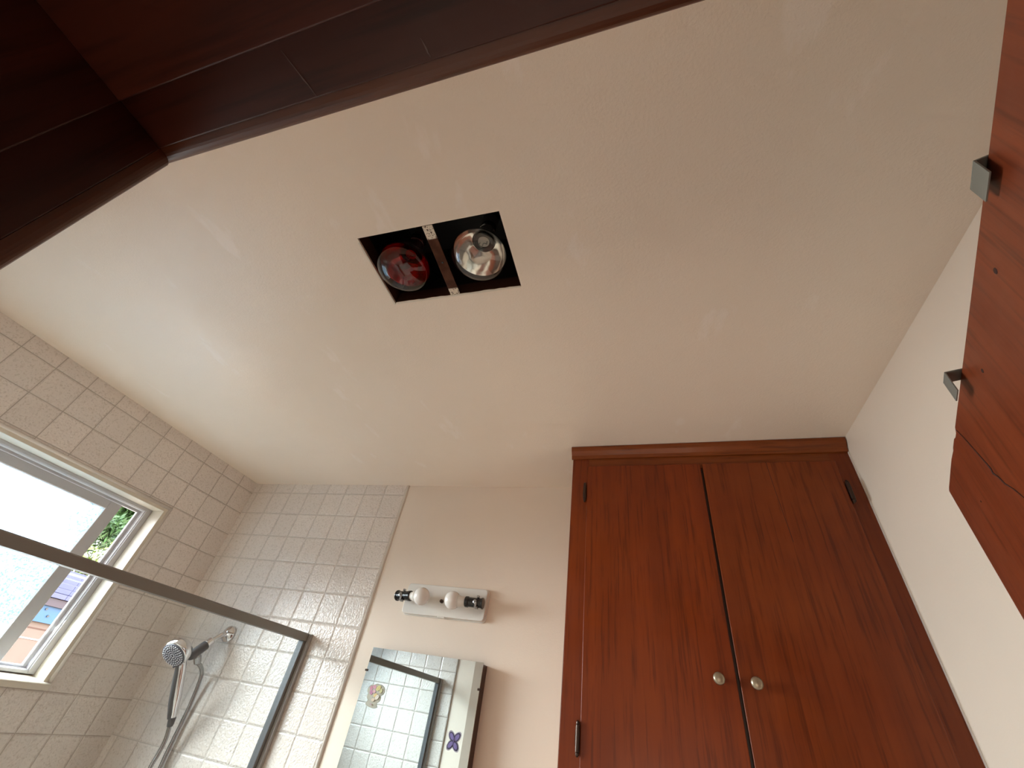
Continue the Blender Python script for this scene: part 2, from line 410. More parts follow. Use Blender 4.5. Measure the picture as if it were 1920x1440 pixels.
# room side casing with a rounded inner edge
def casing_prof(r=.010, t=.0155, w=.062):
    p = [(0, 0)]
    for i in range(7):
        a = math.pi/2*i/6; p.append((r - r*math.cos(a), t - r + r*math.sin(a)))
    return p + [(w-.004, t), (w, t-.004), (w, 0)]
cz = JZ + .0015; cx0 = JX0 - .0005; cx1 = JX1 + .0005
b = BM(); pr = casing_prof()
extrude_poly(b, [(cx0 - u, JY + v, 0) for u, v in pr], (0, 0, cz))
for f in b.faces: pass
obj('trim_7', b, 'wood_casing_v', kind='structure')
b = BM(); extrude_poly(b, [(cx0 - .062, JY + v, cz + u) for u, v in pr], (cx1 - cx0 + .124, 0, 0)); obj('trim_8', b, 'wood_casing', kind='structure')
b = BM(); extrude_poly(b, [(cx1 + u, JY + v, 0) for u, v in pr], (0, 0, cz)); obj('trim_9', b, 'wood_casing_v', kind='structure')

# ------------------------------------------------------------------ window
win = thing('window_1', None, None, (XL, .78, WZ0), kind='structure')
b = BM()
box(b, -2.085, XL-.0005, 1.240, WY1, WZ0, WZ1); box(b, -2.085, XL-.0005, WY0, .314, WZ0, WZ1); box(b, -2.085, XL-.0005, .314, 1.240, 2.133, WZ1)
part('reveal', b, 'reveal', win, bevel=.001)
b = BM(); extrude_poly(b, [(-2.085, WY0, 1.508), (-1.972, WY0, 1.508), (-1.972, WY0, 1.524), (-1.976, WY0, 1.528), (-2.085, WY0, 1.541)], (0, 1.264-WY0, 0))
part('window_sill', b, 'reveal', win, bevel=.002)
# outer frame
def ring_x(bm, x0, x1, y0, y1, z0, z1, wy, wz0, wz1):
    box(bm, x0, x1, y0, y0+wy, z0, z1); box(bm, x0, x1, y1-wy, y1, z0, z1)
    box(bm, x0, x1, y0+wy, y1-wy, z0, z0+wz0); box(bm, x0, x1, y0+wy, y1-wy, z1-wz1, z1)
b = BM(); ring_x(b, -2.086, -2.052, .314, 1.2400, 1.541, 2.1330, .022, .010, .012)
part('window_frame', b, 'alu', win, bevel=.0015)
b = BM(); ring_x(b, -2.080, -2.058, .336, 1.2180, 1.551, 2.1210, .004, .003, .003)
part('frame_lip', b, 'frame_white', win, bevel=.0008)
b = BM(); ring_x(b, -2.086, -2.074, .340, 1.2140, 1.554, 2.1180, .012, .006, .008)
part('frame_track', b, 'alu', win)
b = BM(); ring_x(b, -2.080, -2.0715, .352, 1.2020, 1.560, 2.1100, .004, .003, .003)
part('track_edge', b, 'frame_white', win, bevel=.0008)
sash = part('sash', (lambda b: (ring_x(b, -2.098, -2.074, .356, 1.134, 1.563, 2.107, .046, .034, .030), b)[1])(BM()), 'alu', win, bevel=.0015)
part('glazing_bead', (lambda b: (ring_x(b, -2.0835, -2.0745, .400, 1.090, 1.594, 2.079, .004, .004, .004), b)[1])(BM()), 'frame_white', win)
part('pane', bx(-2.0875, -2.0845, .401, 1.089, 1.596, 2.078), 'frosted', win)
# glazed tile edging round the opening
b = BM()
def half(bm, p0, p1, r=.007):
    p0 = Vector(p0); p1 = Vector(p1); tube(bm, [p0, (p0+p1)/2, p1], r, 12)
half(b, (XL-.002, WY1+.006, 1.506), (XL-.002, WY1+.006, WZ1+.006)); half(b, (XL-.002, WY0, WZ1+.006), (XL-.002, WY1+.006, WZ1+.006))
half(b, (XL-.002, WY0-.006, 1.506), (XL-.002, WY0-.006, WZ1+.006))
obj('tile_edging', b, 'edging', wl, smooth=True)

# ------------------------------------------------------------------ outside
rot = 0
nh = thing('neighbour_house', 'neighbouring house with pink wall and low tiled roof seen through the window gap', 'house', (-7.0, 3.7, -.3))
wallm = plain('pink_render', (.115, .072, .050), .8, var=.06)
b = bx(-9.0, -6.5, 1.0, 6.5, -.3, 1.93); part('wall', b, wallm, nh)
for z_, h_, c_ in ((1.712, .010, (.16, .06, .03)), (1.615, .012, (.92, .86, .78))):
    part('wall_joint', bx(-6.503, -6.495, 1.0, 6.5, z_, z_+h_), plain('joint_%d' % int(z_*1000), tuple(q*.4 for q in c_), .8), nh)
part('blue_panel', bx(-6.54, -6.47, 3.2, 3.98, 1.775, 1.93), plain('blue_board', (.017, .055, .115), .5), nh)
part('fascia', bx(-6.50, -6.44, 1.0, 6.5, 1.932, 2.005), plain('brown_fascia', (.035, .018, .02), .6), nh)
b = BM()
for i in range(6):
    x = -6.42 - i*.16; z = 2.012 + i*.062
    nseg = 30
    for k in range(nseg):
        y = 1.0 + k*.19 + (.095 if i % 2 else 0)
        box(b, x-.18, x, y, y+.186, z, z+.047, Matrix.Translation((0, 0, 0)))
part('roof', b, plain('violet_roof_tile', (.055, .050, .098), .6, var=.12), nh)
part('roof_deck', extrude_poly(BM(), [(-9.0, 1.0, 1.96), (-6.47, 1.0, 1.96), (-6.47, 1.0, 2.010), (-7.26, 1.0, 2.372), (-9.0, 1.0, 2.372)], (0, 5.5, 0)), plain('roof_deck', (.05, .04, .05), .8), nh)
b = BM()
random.seed(3)
b.free()
for (y_, z_) in ((3.66, 1.84), (3.60, 1.90)):
    part('bolt', lathe(BM(), (-6.47, y_-.02, z_), (1, 0, 0), capped([(0, .012), (.01, .012)]), 8), 'black', nh)
def tree(name, label, cx, cy, cz_, rad, n, colA, leaf=.22, seed=1, trunk_h=3.4):
    random.seed(seed)
    t = thing(name, label, 'tree', (cx, cy, -.3), group=None)
    bl = BM(); bw = BM()
    tube(bw, catmull([(cx, cy, -.3), (cx+.1, cy, trunk_h*.5), (cx-.05, cy+.1, cz_)], .3), lambda i, f: .09*(1-f)+.02, 8)
    for k in range(26):
        a = random.uniform(0, 6.28); e = random.uniform(-.4, 1.2)
        tip = Vector((cx+rad*.95*math.cos(a)*math.cos(e), cy+rad*.95*math.sin(a)*math.cos(e), cz_+rad*math.sin(e)))
        tube(bw, catmull([(cx, cy, cz_-rad*.3), tuple((Vector((cx, cy, cz_))+tip)/2+Vector((0, 0, .1))), tuple(tip)], .3), lambda i, f: .022*(1-f)+.004, 5)
        for q in range(n//26):
            f = random.uniform(.35, 1.08); p = Vector((cx, cy, cz_)).lerp(tip, f) + Vector([random.gauss(0, .12) for _ in range(3)])
            d = Vector([random.gauss(0, 1) for _ in range(3)]).normalized(); s_ = leaf*random.uniform(.6, 1.1)
            u = d.cross(Vector((random.random(), random.random(), random.random()))).normalized()*s_*.13
            vs = [bl.verts.new(p), bl.verts.new(p+d*s_*.5+u), bl.verts.new(p+d*s_), bl.verts.new(p+d*s_*.5-u)]
            bl.faces.new(vs)
    lm = plain(name+'_leaf', colA, .5, var=.35); part('crown', bl, lm, t); part('trunk', bw, plain(name+'_bark', (.10, .075, .06), .9), t)
    return t
tree('tree', 'tall green tree rising behind the neighbouring roof', -11.6, 6.85, 3.75, 1.0, 6500, (.05, .095, .025), .25, 5, 4)
tree('shrub', 'yellow green leafy shrub just above the violet roof tiles', -9.6, 5.40, 2.62, .36, 900, (.12, .155, .014), .16, 9, 2.0)
obj('ground', bx(-16, -5.5, -2, 12, -.4, -.3), plain('dry_ground', (.45, .38, .30), .9), kind='structure')

# ------------------------------------------------------------------ bath and shower enclosure
b = BM(); box(b, XL+.001, -1.262, .158, 1.583, 0, .37); 
bmesh.ops.delete(b, geom=[f for f in b.faces if f.normal.z > .5 or all(v.co.z > .3 for v in f.verts)], context='FACES')
o0 = [(XL+.001, .158), (-1.262, .158), (-1.262, 1.583), (XL+.001, 1.583)]; i0 = [(XL+.06, .28), (-1.332, .28), (-1.332, 1.50), (XL+.06, 1.50)]
def ringv(pts, z): return [b.verts.new((x, y, z)) for x, y in pts]
A = ringv(o0, .37); Bq = ringv(i0, .37); Cq = ringv([(x*.93-.12*(1-.0) if False else x+(.06 if x < -1.6 else -.06), y+(.06 if y < .9 else -.06)) for x, y in i0], .06)
for i in range(4):
    j = (i+1) % 4; b.faces.new((A[i], A[j], Bq[j], Bq[i])); b.faces.new((Bq[i], Bq[j], Cq[j], Cq[i]))
b.faces.new(Cq); tag(obj('bathtub', b, 'enamel'), 'white bathtub below the window behind the shower screen', 'bathtub')
en = thing('shower_enclosure', 'grey metal shower screen frame over the bath, fixed to the tiled wall', 'shower screen', (-1.287, .89, .372))
b = BM(); extrude_poly(b, [(-1.302, .157, 1.774), (-1.272, .157, 1.774), (-1.272, .157, 1.798), (-1.276, .157, 1.801), (-1.298, .157, 1.801), (-1.302, .157, 1.798)], (0, 1.583-.157, 0))
part('top_rail', b, 'bronze_alu', en)
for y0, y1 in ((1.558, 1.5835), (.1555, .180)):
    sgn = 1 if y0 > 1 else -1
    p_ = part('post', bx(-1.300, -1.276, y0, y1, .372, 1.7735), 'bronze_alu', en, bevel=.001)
    part('dark_strip', bx(-1.2995, -1.2765, y0-.0012 if sgn > 0 else y1+.0001, y0-.0001 if sgn > 0 else y1+.0012, .402, 1.7733), 'grey_plastic', p_)  # dark strip added as shade on the lit face of the post
    part('post_lip', bx(-1.2755, -1.262, y0 if sgn < 0 else y0+.012, y1 if sgn > 0 else y1-.012, .372, 1.80), 'lip_alu', p_, bevel=.001)
part('bottom_rail', bx(-1.302, -1.272, .181, 1.557, .372, .40), 'bronze_alu', en, bevel=.001)
part('glass_panel', bx(-1.2900, -1.2860, .1815, 1.5565, .401, 1.7735), 'glass', en)

# ------------------------------------------------------------------ shower head on its arm
sx = -1.671
sh = thing('hand_shower', 'chrome hand shower in a grey holder with two hanging ribbed hose runs', 'shower head', (sx, 1.584, 1.762))
Z = EYE
part('wall_flange', lathe(BM(), (sx, 1.5838, 1.762), (0, -1, -.05), [(0, .0), (0, .031), (.004, .031), (.010, .027), (.016, .018), (.020, .0125), (.022, 0)], 40), 'chrome', sh, smooth=True)
arm_pts = catmull([(sx, 1.578, Z+.122), (sx, 1.556, Z+.116), (sx, 1.530, Z+.095), (sx, 1.500, Z+.070)], .004)
part('shower_arm', tube(BM(), arm_pts, .0095, 20), 'chrome', sh, smooth=True)
ax = Vector((0, -.70, -.71)).normalized()
p0 = Vector((sx, 1.520, Z+.088))
b = BM(); lathe(b, p0, ax, capped([(0, .014), (.003, .016), (.022, .016), (.024, .015)]), 12); part('coupling_nut', b, 'chrome', sh)
p1 = p0 + ax*.0245
hold = part('holder', lathe(BM(), p1, ax, capped([(0, .0165), (.002, .0175), (.050, .0175), (.058, .016), (.066, .012)]), 28), 'grey_plastic', sh, smooth=False)
for p in hold.data.polygons: p.use_smooth = True
# head
hn = Vector((.16, -.66, -.74)).normalized(); hc = Vector((sx, 1.392, Z+.022))
head = part('spray_head', lathe(BM(), hc, -hn, [(0, .0), (0, .040), (.0005, .046), (.004, .049), (.020, .049), (.026, .047), (.040, .038), (.052, .022), (.058, 0)], 48), 'chrome', sh, smooth=True)
face = part('spray_face', lathe(BM(), hc + hn*.0005, hn, [(0, .0), (0, .0445), (.0015, .043), (.003, .036), (.0035, 0)], 48), 'face_plastic', head, smooth=True)
b = BM(); _, hu, hv = frame_of(hn)
for r_, n_ in ((.007, 6), (.015, 11), (.023, 16), (.031, 22), (.038, 27)):
    for k in range(n_):
        a = 2*math.pi*k/n_ + r_*90; c = hc + hn*.0035 + hu*(r_*math.cos(a)) + hv*(r_*math.sin(a))
        lathe(b, c, hn, [(0, .0023), (.0020, .0019), (.0026, 0)], 6)
part('nozzles', b, 'nozzle', head, kind='stuff')
q0 = hc - hn*.012 - hv*(.047 if hv.z > 0 else -.047)
part('spray_lever', tube(BM(), [q0, q0+Vector((-.002, -.002, -.007)), q0+Vector((-.004, -.005, -.013))], lambda i, f: .0050-.0015*f, 10), 'face_plastic', head, smooth=True)
# handle, two tone
hp = catmull([(sx, 1.430, Z+.020), (sx, 1.450, Z-.008), (sx, 1.481, Z-.069), (sx, 1.512, Z-.130), (sx, 1.523, Z-.152)], .004)
han = part('handle', tube(BM(), hp, lambda i, f: .0135 + .0025*math.sin(f*3.0) - .004*max(0, f-.7)/.3, 20), 'chrome', sh, smooth=True)
hp2 = [p + Vector((-.0035, -.006, -.0015)) for p in hp[6:]]
part('handle_grip', tube(BM(), hp2, lambda i, f: .0115 + .0025*math.sin(f*3.0) - .003*max(0, f-.7)/.3, 16), 'grey_plastic', han, smooth=True)
part('handle_end', lathe(BM(), (sx, 1.522, Z-.150), Vector((0, .30, -.95)), capped([(0, .0115), (.002, .012), (.020, .0105), (.026, .009)]), 18), 'grey_plastic', sh)
# hose connector below the holder
cA = Vector((sx+.004, 1.484, Z+.038)); cd = Vector((0, .62, -.78)).normalized()
part('hose_connector', lathe(BM(), cA, cd, capped([(0, .009), (.006, .012), (.010, .0135), (.030, .0125), (.034, .010)]), 10), 'chrome_dull', sh)
ribs = lambda r: (lambda i, f: r if i % 2 else r*.84)
h1 = [(sx, 1.529, Z-.174), (sx, 1.541, Z-.212), (sx, 1.541, Z-.252), (sx, 1.537, Z-.290), (sx+.006, 1.530, Z-.45), (sx+.02, 1.525, Z-.66), (sx+.045, 1.528, Z-.80), (sx+.080, 1.535, Z-.84),
      (sx+.105, 1.548, Z-.80), (sx+.085, 1.562, Z-.62), (sx+.03, 1.570, Z-.42), (sx+.006, 1.571, Z-.286), (sx, 1.571, Z-.161), (sx, 1.569, Z-.11), (sx, 1.561, Z-.055), (sx, 1.550, Z-.016), (sx+.002, 1.527, Z+.004), (sx+.004, 1.508, Z+.012)]
part('hose', tube(BM(), catmull(h1, .0022), ribs(.0072), 12), 'chrome_dull', sh, smooth=True)

# ------------------------------------------------------------------ mirror cabinet and stickers
MY = 1.538
mc = thing('mirror_cabinet', 'frameless mirror medicine cabinet with brown sides hanging below the vanity light', 'mirror cabinet', (-.746, 1.573, 1.22))
part('cabinet_body', bx(-.954, -.537, MY+.0045, YF-.0005, 1.222, 1.7805), 'cab_body', mc, bevel=.001)
part('mirror_glass', bx(-.957, -.535, MY, MY+.004, 1.219, 1.784), 'mirror', mc)
for x0, x1, z0 in ((-.962, -.951, 1.713), (-.541, -.530, 1.709)):
    part('mirror_clip', bx(x0, x1, MY-.003, MY+.006, z0, z0+.006), 'bronze', mc, bevel=.001)
def sticker(name, label, polys, base_z):
    t = thing(name, label, 'sticker', (polys[0][1][0][0], MY-.0008, base_z))
    for k, (nm, pts, col) in enumerate(polys):
        d = MY - .0003 - .0003*k
        extr = extrude_poly(BM(), [(x, d, z) for x, z in pts], (0, -.0003, 0))
        part(nm, extr, plain('%s_ink_%d' % (name, k), col, .45), t)
    return t
def ell(cx, cz, a, b_, ang, n=18):
    return [(cx + a*math.cos(t)*math.cos(ang) - b_*math.sin(t)*math.sin(ang), cz + a*math.cos(t)*math.sin(ang) + b_*math.sin(t)*math.cos(ang)) for t in [2*math.pi*i/n for i in range(n)]]
bcx, bcz = -.5905, Z-.0615
def outline(lobes, n=60, grow=1.0):
    """radial envelope of several ellipses about a centre"""
    cx, cz, L_ = lobes; out = []
    for i in range(n):
        a = 2*math.pi*i/n; best = .004
        for (ex, ez, A_, B_, an) in L_:
            for s in range(60):
                r = s*.0007; x = r*math.cos(a)-ex; z = r*math.sin(a)-ez
                u = x*math.cos(an)+z*math.sin(an); v = -x*math.sin(an)+z*math.cos(an)
                if (u/(A_*grow))**2+(v/(B_*grow))**2 <= 1: best = max(best, r)
        out.append((cx+best*math.cos(a), cz+best*math.sin(a)))
    return out
wings = [(.0085, .0100, .0120, .0075, .85), (-.0080, .0105, .0115, .0070, 2.30), (.0080, -.0095, .0115, .0072, -.85), (-.0085, -.0085, .0115, .0072, -2.25)]
pol = [('sticker_backing', outline((bcx, bcz, wings), grow=1.42), (.40, .39, .46)), ('outline', outline((bcx, bcz, wings), grow=1.16), (.05, .045, .10))]
for ex, ez, A_, B_, an in wings: pol.append(('wing', ell(bcx+ex, bcz+ez, A_*.78, B_*.70, an), (.17, .14, .36)))
pol.append(('body', ell(bcx, bcz, .010, .0018, 1.5), (.10, .08, .22)))
sticker('butterfly_sticker', 'purple butterfly sticker at the right side of the mirror', pol, bcz-.02)
fcx, fcz = -.900, Z+.012
lob = [(-.014, .014, .014, .011, .3), (.002, .020, .013, .010, .2), (.018, .016, .016, .012, -.3), (-.010, .000, .014, .012, 1), (.010, -.004, .012, .016, 1.2), (.000, -.026, .006, .020, 1.45)]
pol = [('sticker_backing', outline((fcx, fcz, lob), 72, 1.22), (.36, .36, .30)), ('leaf_ground', outline((fcx, fcz, lob), 72, 1.02), (.42, .41, .34))]
for dx, dz, r_, c_ in ((-.017, .017, .007, (.52, .22, .30)), (-.006, .022, .007, (.55, .28, .36)), (-.013, .006, .007, (.45, .20, .32)), (-.003, .010, .006, (.60, .36, .40)), (.010, .020, .009, (.55, .50, .20)), (.022, .014, .007, (.50, .50, .28)),
                       (.006, .000, .007, (.66, .50, .22)), (.014, -.004, .008, (.68, .64, .56)), (.002, -.012, .006, (.62, .52, .40)), (-.001, -.024, .004, (.40, .33, .34))):
    pol.append(('petal', ell(fcx+dx, fcz+dz, r_, r_*.75, dx*60), c_))
sticker('flower_sticker', 'pink and yellow flower bouquet sticker at the left side of the mirror', pol, fcz-.04)

# ------------------------------------------------------------------ vanity light
vl = thing('vanity_light', 'white wall light fixture with two black sockets above the mirror', 'light fixture', (-.737, 1.575, 1.905))
def rrect(x0, x1, z0, z1, r, n=5):
    out = []
    for cx, cz_, a0 in ((x1-r, z1-r, 0), (x0+r, z1-r, 90), (x0+r, z0+r, 180), (x1-r, z0+r, 270)):
        for i in range(n+1):
            a = math.radians(a0+90*i/n); out.append((cx+r*math.cos(a), cz_+r*math.sin(a)))
    return out
part('backplate', extrude_poly(BM(), [(x, 1.5895, z) for x, z in rrect(-.903, -.570, 1.907, 2.012, .013)], (0, -.022, 0)), 'paper', vl, bevel=.003, seg=3)
part('plate_rim', extrude_poly(BM(), [(x, 1.5898, z) for x, z in rrect(-.906, -.567, 1.904, 2.015, .015)], (0, -.004, 0)), 'paper', vl, bevel=.001)
part('plate_latch', bx(-.752, -.722, 1.566, 1.575, 1.9035, 1.9075), 'paper', vl, bevel=.001)
part('finial', lathe(BM(), (-.745, 1.567, 1.957), (0, -1, 0), capped([(0, .006), (.010, .006), (.014, .004)]), 14), 'bronze', vl)
def lamp(sx0, sgn, tilt, yz, lab):
    a = Vector((sgn, tilt, 0)).normalized(); o = Vector((sx0, yz, 1.956))
    s = part('socket', lathe(BM(), o, a, capped([(0, .0165), (.001, .0185), (.005, .0185), (.007, .0160), (.054, .0160), (.057, .0178), (.066, .0178), (.068, .0165)]), 28), 'black', vl)
    f = o + a*.026
    part('socket_arm', bx(f.x-.006, f.x+.006, f.y+.012, 1.5678, 1.951, 1.961), 'black', s, bevel=.001)
    b = BM(); lathe(b, f+Vector((0, -.0155, 0)), (0, -1, 0), capped([(0, .0075), (.004, .0070), (.005, .0045)]), 16); lathe(b, f+Vector((0, -.0205, 0)), (0, -1, 0), capped([(0, .0028), (.0015, .0028)]), 6)
    part('socket_screw', b, 'chrome_dull', s)
    b = BM(); box(b, f.x-.004+.004, f.x+.004+.004, f.y-.019, f.y-.012, 1.9385, 1.955); box(b, f.x+.002, f.x+.012, f.y-.0155, f.y-.004, 1.934, 1.942); box(b, f.x+.002, f.x+.010, f.y-.012, f.y-.002, 1.971, 1.978)
    part('socket_strap', b, 'chrome_dull', s, bevel=.0008)
    e = o + a*.0685
    t = tag(thing('light_bulb', None, None, tuple(e)), lab, 'light bulb')
    part('bulb_base', lathe(BM(), e, a, capped([(0, .0135), (.006, .0140), (.008, .0150), (.020, .0175), (.026, .0200)]), 28), 'bulb_collar', t, smooth=True)
    prof = [(.0262, .0200)]
    R_ = .0300; cc_ = .049
    for i in range(13):
        th = math.acos(-.76) * (1 - i/12); prof.append((cc_ + R_*math.cos(th), R_*math.sin(th)))
    prof[-1] = (cc_ + R_, 0)
    part('globe', lathe(BM(), e, a, prof, 36), 'bulb_white', t, smooth=True)
lamp(-.918, 1, -.22, 1.532, 'white globe light bulb in the left socket, facing right')
lamp(-.566, -1, -.06, 1.528, 'white globe light bulb in the right socket, facing left')

# ------------------------------------------------------------------ heat lamp recess
hh = thing('heater_housing', 'open black heat lamp recess in the ceiling with a rusty centre bar', 'ceiling heater', ((HX0+HX1)/2, (HY0+HY1)/2, CEIL+.22))
b = BM(); g = .0005
X0, X1, Y0, Y1, Z0, Z1 = HX0-.004, HX1+.004, HY0-.004, HY1+.004, CEIL+.0305, CEIL+.24
box(b, X0-.002, X0, Y0, Y1, Z0, Z1); box(b, X1, X1+.002, Y0, Y1, Z0, Z1); box(b, X0, X1, Y0-.002, Y0, Z0, Z1); box(b, X0, X1, Y1, Y1+.002, Z0, Z1); box(b, X0-.002, X1+.002, Y0-.002, Y1+.002, Z1, Z1+.002)
part('housing_shell', b, 'housing', hh)
b = BM(); t_ = .0015
box(b, HX0+g, HX0+t_, HY0+g, HY1-g, CEIL+.004, Z0+.01); box(b, HX1-t_, HX1-g, HY0+g, HY1-g, CEIL+.002, Z0+.01)
box(b, HX0+t_, HX1-t_, HY0+g, HY0+t_, CEIL+.002, Z0+.01); box(b, HX0+t_, HX1-t_, HY1-t_, HY1-g, CEIL+.003, Z0+.01)
part('housing_collar', b, 'cab_body', hh)
b = BM(); extrude_poly(b, [(-.4235, HY0+.002, CEIL+.0012), (-.3995, HY0+.002, CEIL+.0012), (-.4035, HY1-.002, CEIL+.0012), (-.4285, HY1-.002, CEIL+.0012)], (0, 0, .002))
cb = part('centre_bar', b, 'bar', hh)
cb_world = Vector(hh.location)
# bar texture runs in world metres: keep the bar's own origin at the world origin
cb.data.transform(Matrix.Translation(cb_world)); cb.location = -cb_world
part('bar_screw', lathe(BM(), (-.4125, .462, CEIL+.0012), (0, 0, -1), capped([(0, .003), (.001, .0025)]), 10), 'black', cb)
for lx in (-.517, -.322):
    part('lamp_socket', lathe(BM(), (lx, .462, CEIL+.158), (0, 0, 1), capped([(0, .021), (.05, .021)]), 20), 'housing', hh)
# flaking plaster edge left of the recess
b = BM()
random.seed(11)
pts = []; 
for i in range(15):
    y = HY0 + .010 + i*(HY1-HY0-.006)/14; pts.append((HX0 - .0025 - random.random()*.0035, y))
pts2 = [(HX0 - .0005, y) for x, y in reversed(pts)]
extrude_poly(b, [(x, y, CEIL-.0008) for x, y in pts+pts2], (0, 0, .001)); obj('flaked_edge', b, 'slate', ceil)
b = BM(); random.seed(5)
xs = [HX0+.004+i*(HX1-HX0-.006)/26 for i in range(27)]
extrude_poly(b, [(x, HY1-.0015-random.random()*.0022, CEIL-.0004) for x in xs] + [(x, HY1+.0025, CEIL-.0004) for x in reversed(xs)], (0, 0, .0012)); obj('flaked_edge', b, 'slate', ceil)
def heat_bulb(cx, cy, label, glassm, refl):
    zr = CEIL - .003; R_ = .0645
    t = tag(thing('heat_lamp_bulb', None, None, (cx, cy, zr)), label, 'heat lamp')
    outer = [(-.030, 0), (-.0295, .012), (-.0275, .025), (-.0235, .037), (-.018, .047), (-.010, .0575), (-.002, .0630), (.006, R_), (.013, .0635), (.018, .0612)]
    part('glass_face', lathe(BM(), (cx, cy, zr), (0, 0, 1), outer, 64), glassm, t, smooth=True)
    inner = [(.018, .0610), (.028, .0580), (.040, .0520), (.052, .0430), (.060, .0345), (.065, .0280), (.069, .0240), (.080, .0215), (.110, .0200)]
    r = part('reflector', lathe(BM(), (cx, cy, zr), (0, 0, 1), inner, 64), refl, t, smooth=True)
    part('neck', lathe(BM(), (cx, cy, zr), (0, 0, 1), [(.110, .0200), (.1101, .0205), (.140, .0200), (.1455, .018)], 32), refl, t, smooth=True)
    part('filament_mount', lathe(BM(), (cx, cy, zr+.066), (0, 0, 1), capped([(0, .0135), (.003, .0135)]), 28), plain('mount_'+label[:5], (.55, .52, .48), .4, .2, var=.3), t)
    part('mount_ring', lathe(BM(), (cx, cy, zr+.0645), (0, 0, 1), [(0, .0145), (0, .0235), (.003, .0235), (.003, .0145), (0, .0145)], 36), 'black', t)
    part('filament', tube(BM(), catmull([(cx-.010, cy, zr+.056), (cx-.004, cy+.005, zr+.052), (cx+.004, cy-.004, zr+.052), (cx+.010, cy+.002, zr+.056)], .002), .0012, 8), 'steel', t, smooth=True)
    b = BM()
    for s_ in (-1, 1): tube(b, [Vector((cx+s_*.009, cy, zr+.0655)), Vector((cx+s_*.0095, cy, zr+.061)), Vector((cx+s_*.010, cy, zr+.056))], .001, 6)
    part('lead_wire', b, 'steel', t)
M['silvering'] = plain('silvered_reflector', (.92, .91, .88), .12, 1.0, bumps=(22, .28, .006))
M['silver_red'] = plain('silvered_reflector_red', (.75, .38, .38), .16, 1.0, bumps=(30, .4, .006))
heat_bulb(-.517, .462, 'red heat lamp bulb in the left half of the ceiling recess', 'bulb_red', 'silver_red')
heat_bulb(-.322, .462, 'clear heat lamp bulb in the right half of the ceiling recess', 'bulb_glass', 'silvering')

# ------------------------------------------------------------------ linen cabinet
ang = math.atan2(-.028, .822)
cabinet = thing('linen_cabinet', 'tall reddish brown wooden cupboard with two doors in the far right corner', 'cabinet', (-.228, 1.290, 0))
cabinet.rotation_euler = (0, 0, ang)
# local space: u to the right along the face, -v towards the room
def cp(name, bm, mat, par=cabinet, **k): return obj(name, bm, mat, par, **k)
W = .8215
b = BM(); box(b, 0, W, .012, .318, .005, 2.4385)
cp('carcass', b, 'cab_body')
# side panel
cp('side_panel', (lambda b: box(b, -.0015, -.0002, .003, .29, .005, 2.4385))(BM()), 'wood_cab')
DT, DB = 2.3635, .80
cp('stile', bx(0, .0560, 0, .0115, .005, 2.4385), 'wood_cab', bevel=.0008)
cp('stile', bx(.770, W, 0, .0115, .005, 2.4385), 'wood_cab_b', bevel=.0008)
cp('rail', bx(.0562, .7698, .0002, .0115, 2.355, 2.4385), 'wood_cab_h')
cp('rail', bx(.0562, .7698, .0002, .0115, .72, .805), 'wood_cab_h')
def cab_door(name, u0, u1, z0, z1, mat, kx):
    d = cp(name, bx(u0, u1, -.0125, -.0006, z0, z1), mat, bevel=.0022, seg=3)
    if kx:
        k = obj('knob', lathe(BM(), (kx, -.0127, 1.7905), (0, -1, 0), [(0, 0), (0, .0065), (.004, .0050), (.010, .0050), (.013, .0105), (.0155, .0128), (.0185, .0125), (.0215, .0085), (.0225, 0)], 28), 'knob', d, smooth=True)
    return d
dl = cab_door('door', .0520, .4115, DB, DT, 'wood_cab', .373)
dr = cab_door('door', .4180, .7760, DB, DT, 'wood_cab_b', .451)
cab_door('door', .0520, .4115, .06, .74, 'wood_cab', None); cab_door('door', .4180, .7760, .06, .74, 'wood_cab_b', None)
# split in the veneer of the right door
b = BM(); cr_ = [(.597, 2.364), (.5985, 2.32), (.6005, 2.27), (.6035, 2.215), (.6065, 2.16), (.6085, 2.12)]
extrude_poly(b, [(u-.0006, -.01245, z) for u, z in cr_] + [(u+.0006, -.01245, z) for u, z in reversed(cr_)], (0, -.0003, 0)); obj('veneer_split', b, 'split', dr)
# cove moulding under the ceiling
prof = [(0, 2.396), (-.006, 2.397), (-.0075, 2.403), (-.0085, 2.408), (-.012, 2.414), (-.017, 2.422), (-.019, 2.429), (-.0195, 2.4385), (0, 2.4385)]
b = BM(); extrude_poly(b, [(-.005, v-.0002, z) for v, z in prof], (W+.004, 0, 0)); cp('crown_moulding', b, 'wood_cab_h')
def hinge(u, z0, z1, side, par):
    b = BM(); lathe(b, (u, -.0155, z0), (0, 0, 1), [(0, 0), (.002, .0022), (.004, .0042), (.008, .0044), (.009, .0035), (.010, .0050), (z1-z0-.010, .0050), (z1-z0-.009, .0035), (z1-z0-.008, .0044), (z1-z0-.004, .0042), (z1-z0-.002, .0022), (z1-z0, 0)], 16)
    lf = []
    for i in range(13):
        t = i/12; lf.append((u + side*(.0045+.0045*math.sin(math.pi*t)), z0+.004+(z1-z0-.008)*t))
    extrude_poly(b, [(x, -.0022, z) for x, z in lf] + [(u, -.0022, z1-.004), (u, -.0022, z0+.004)], (0, .0018, 0))
    box(b, u-.001, u+.001, -.0125, -.001, z0+.008, z1-.008)
    return obj('hinge', b, 'bronze', par)
hinge(.0465, 2.232, 2.300, -1, dl); hinge(.0465, 1.604, 1.673, -1, dl)
hinge(.7815, 2.232, 2.300, 1, dr); hinge(.7815, 1.604, 1.673, 1, dr)
for u, z in ((.0205, 2.389), (.10, 2.407), (.33, 2.411), (.60, 2.409)):
    pass
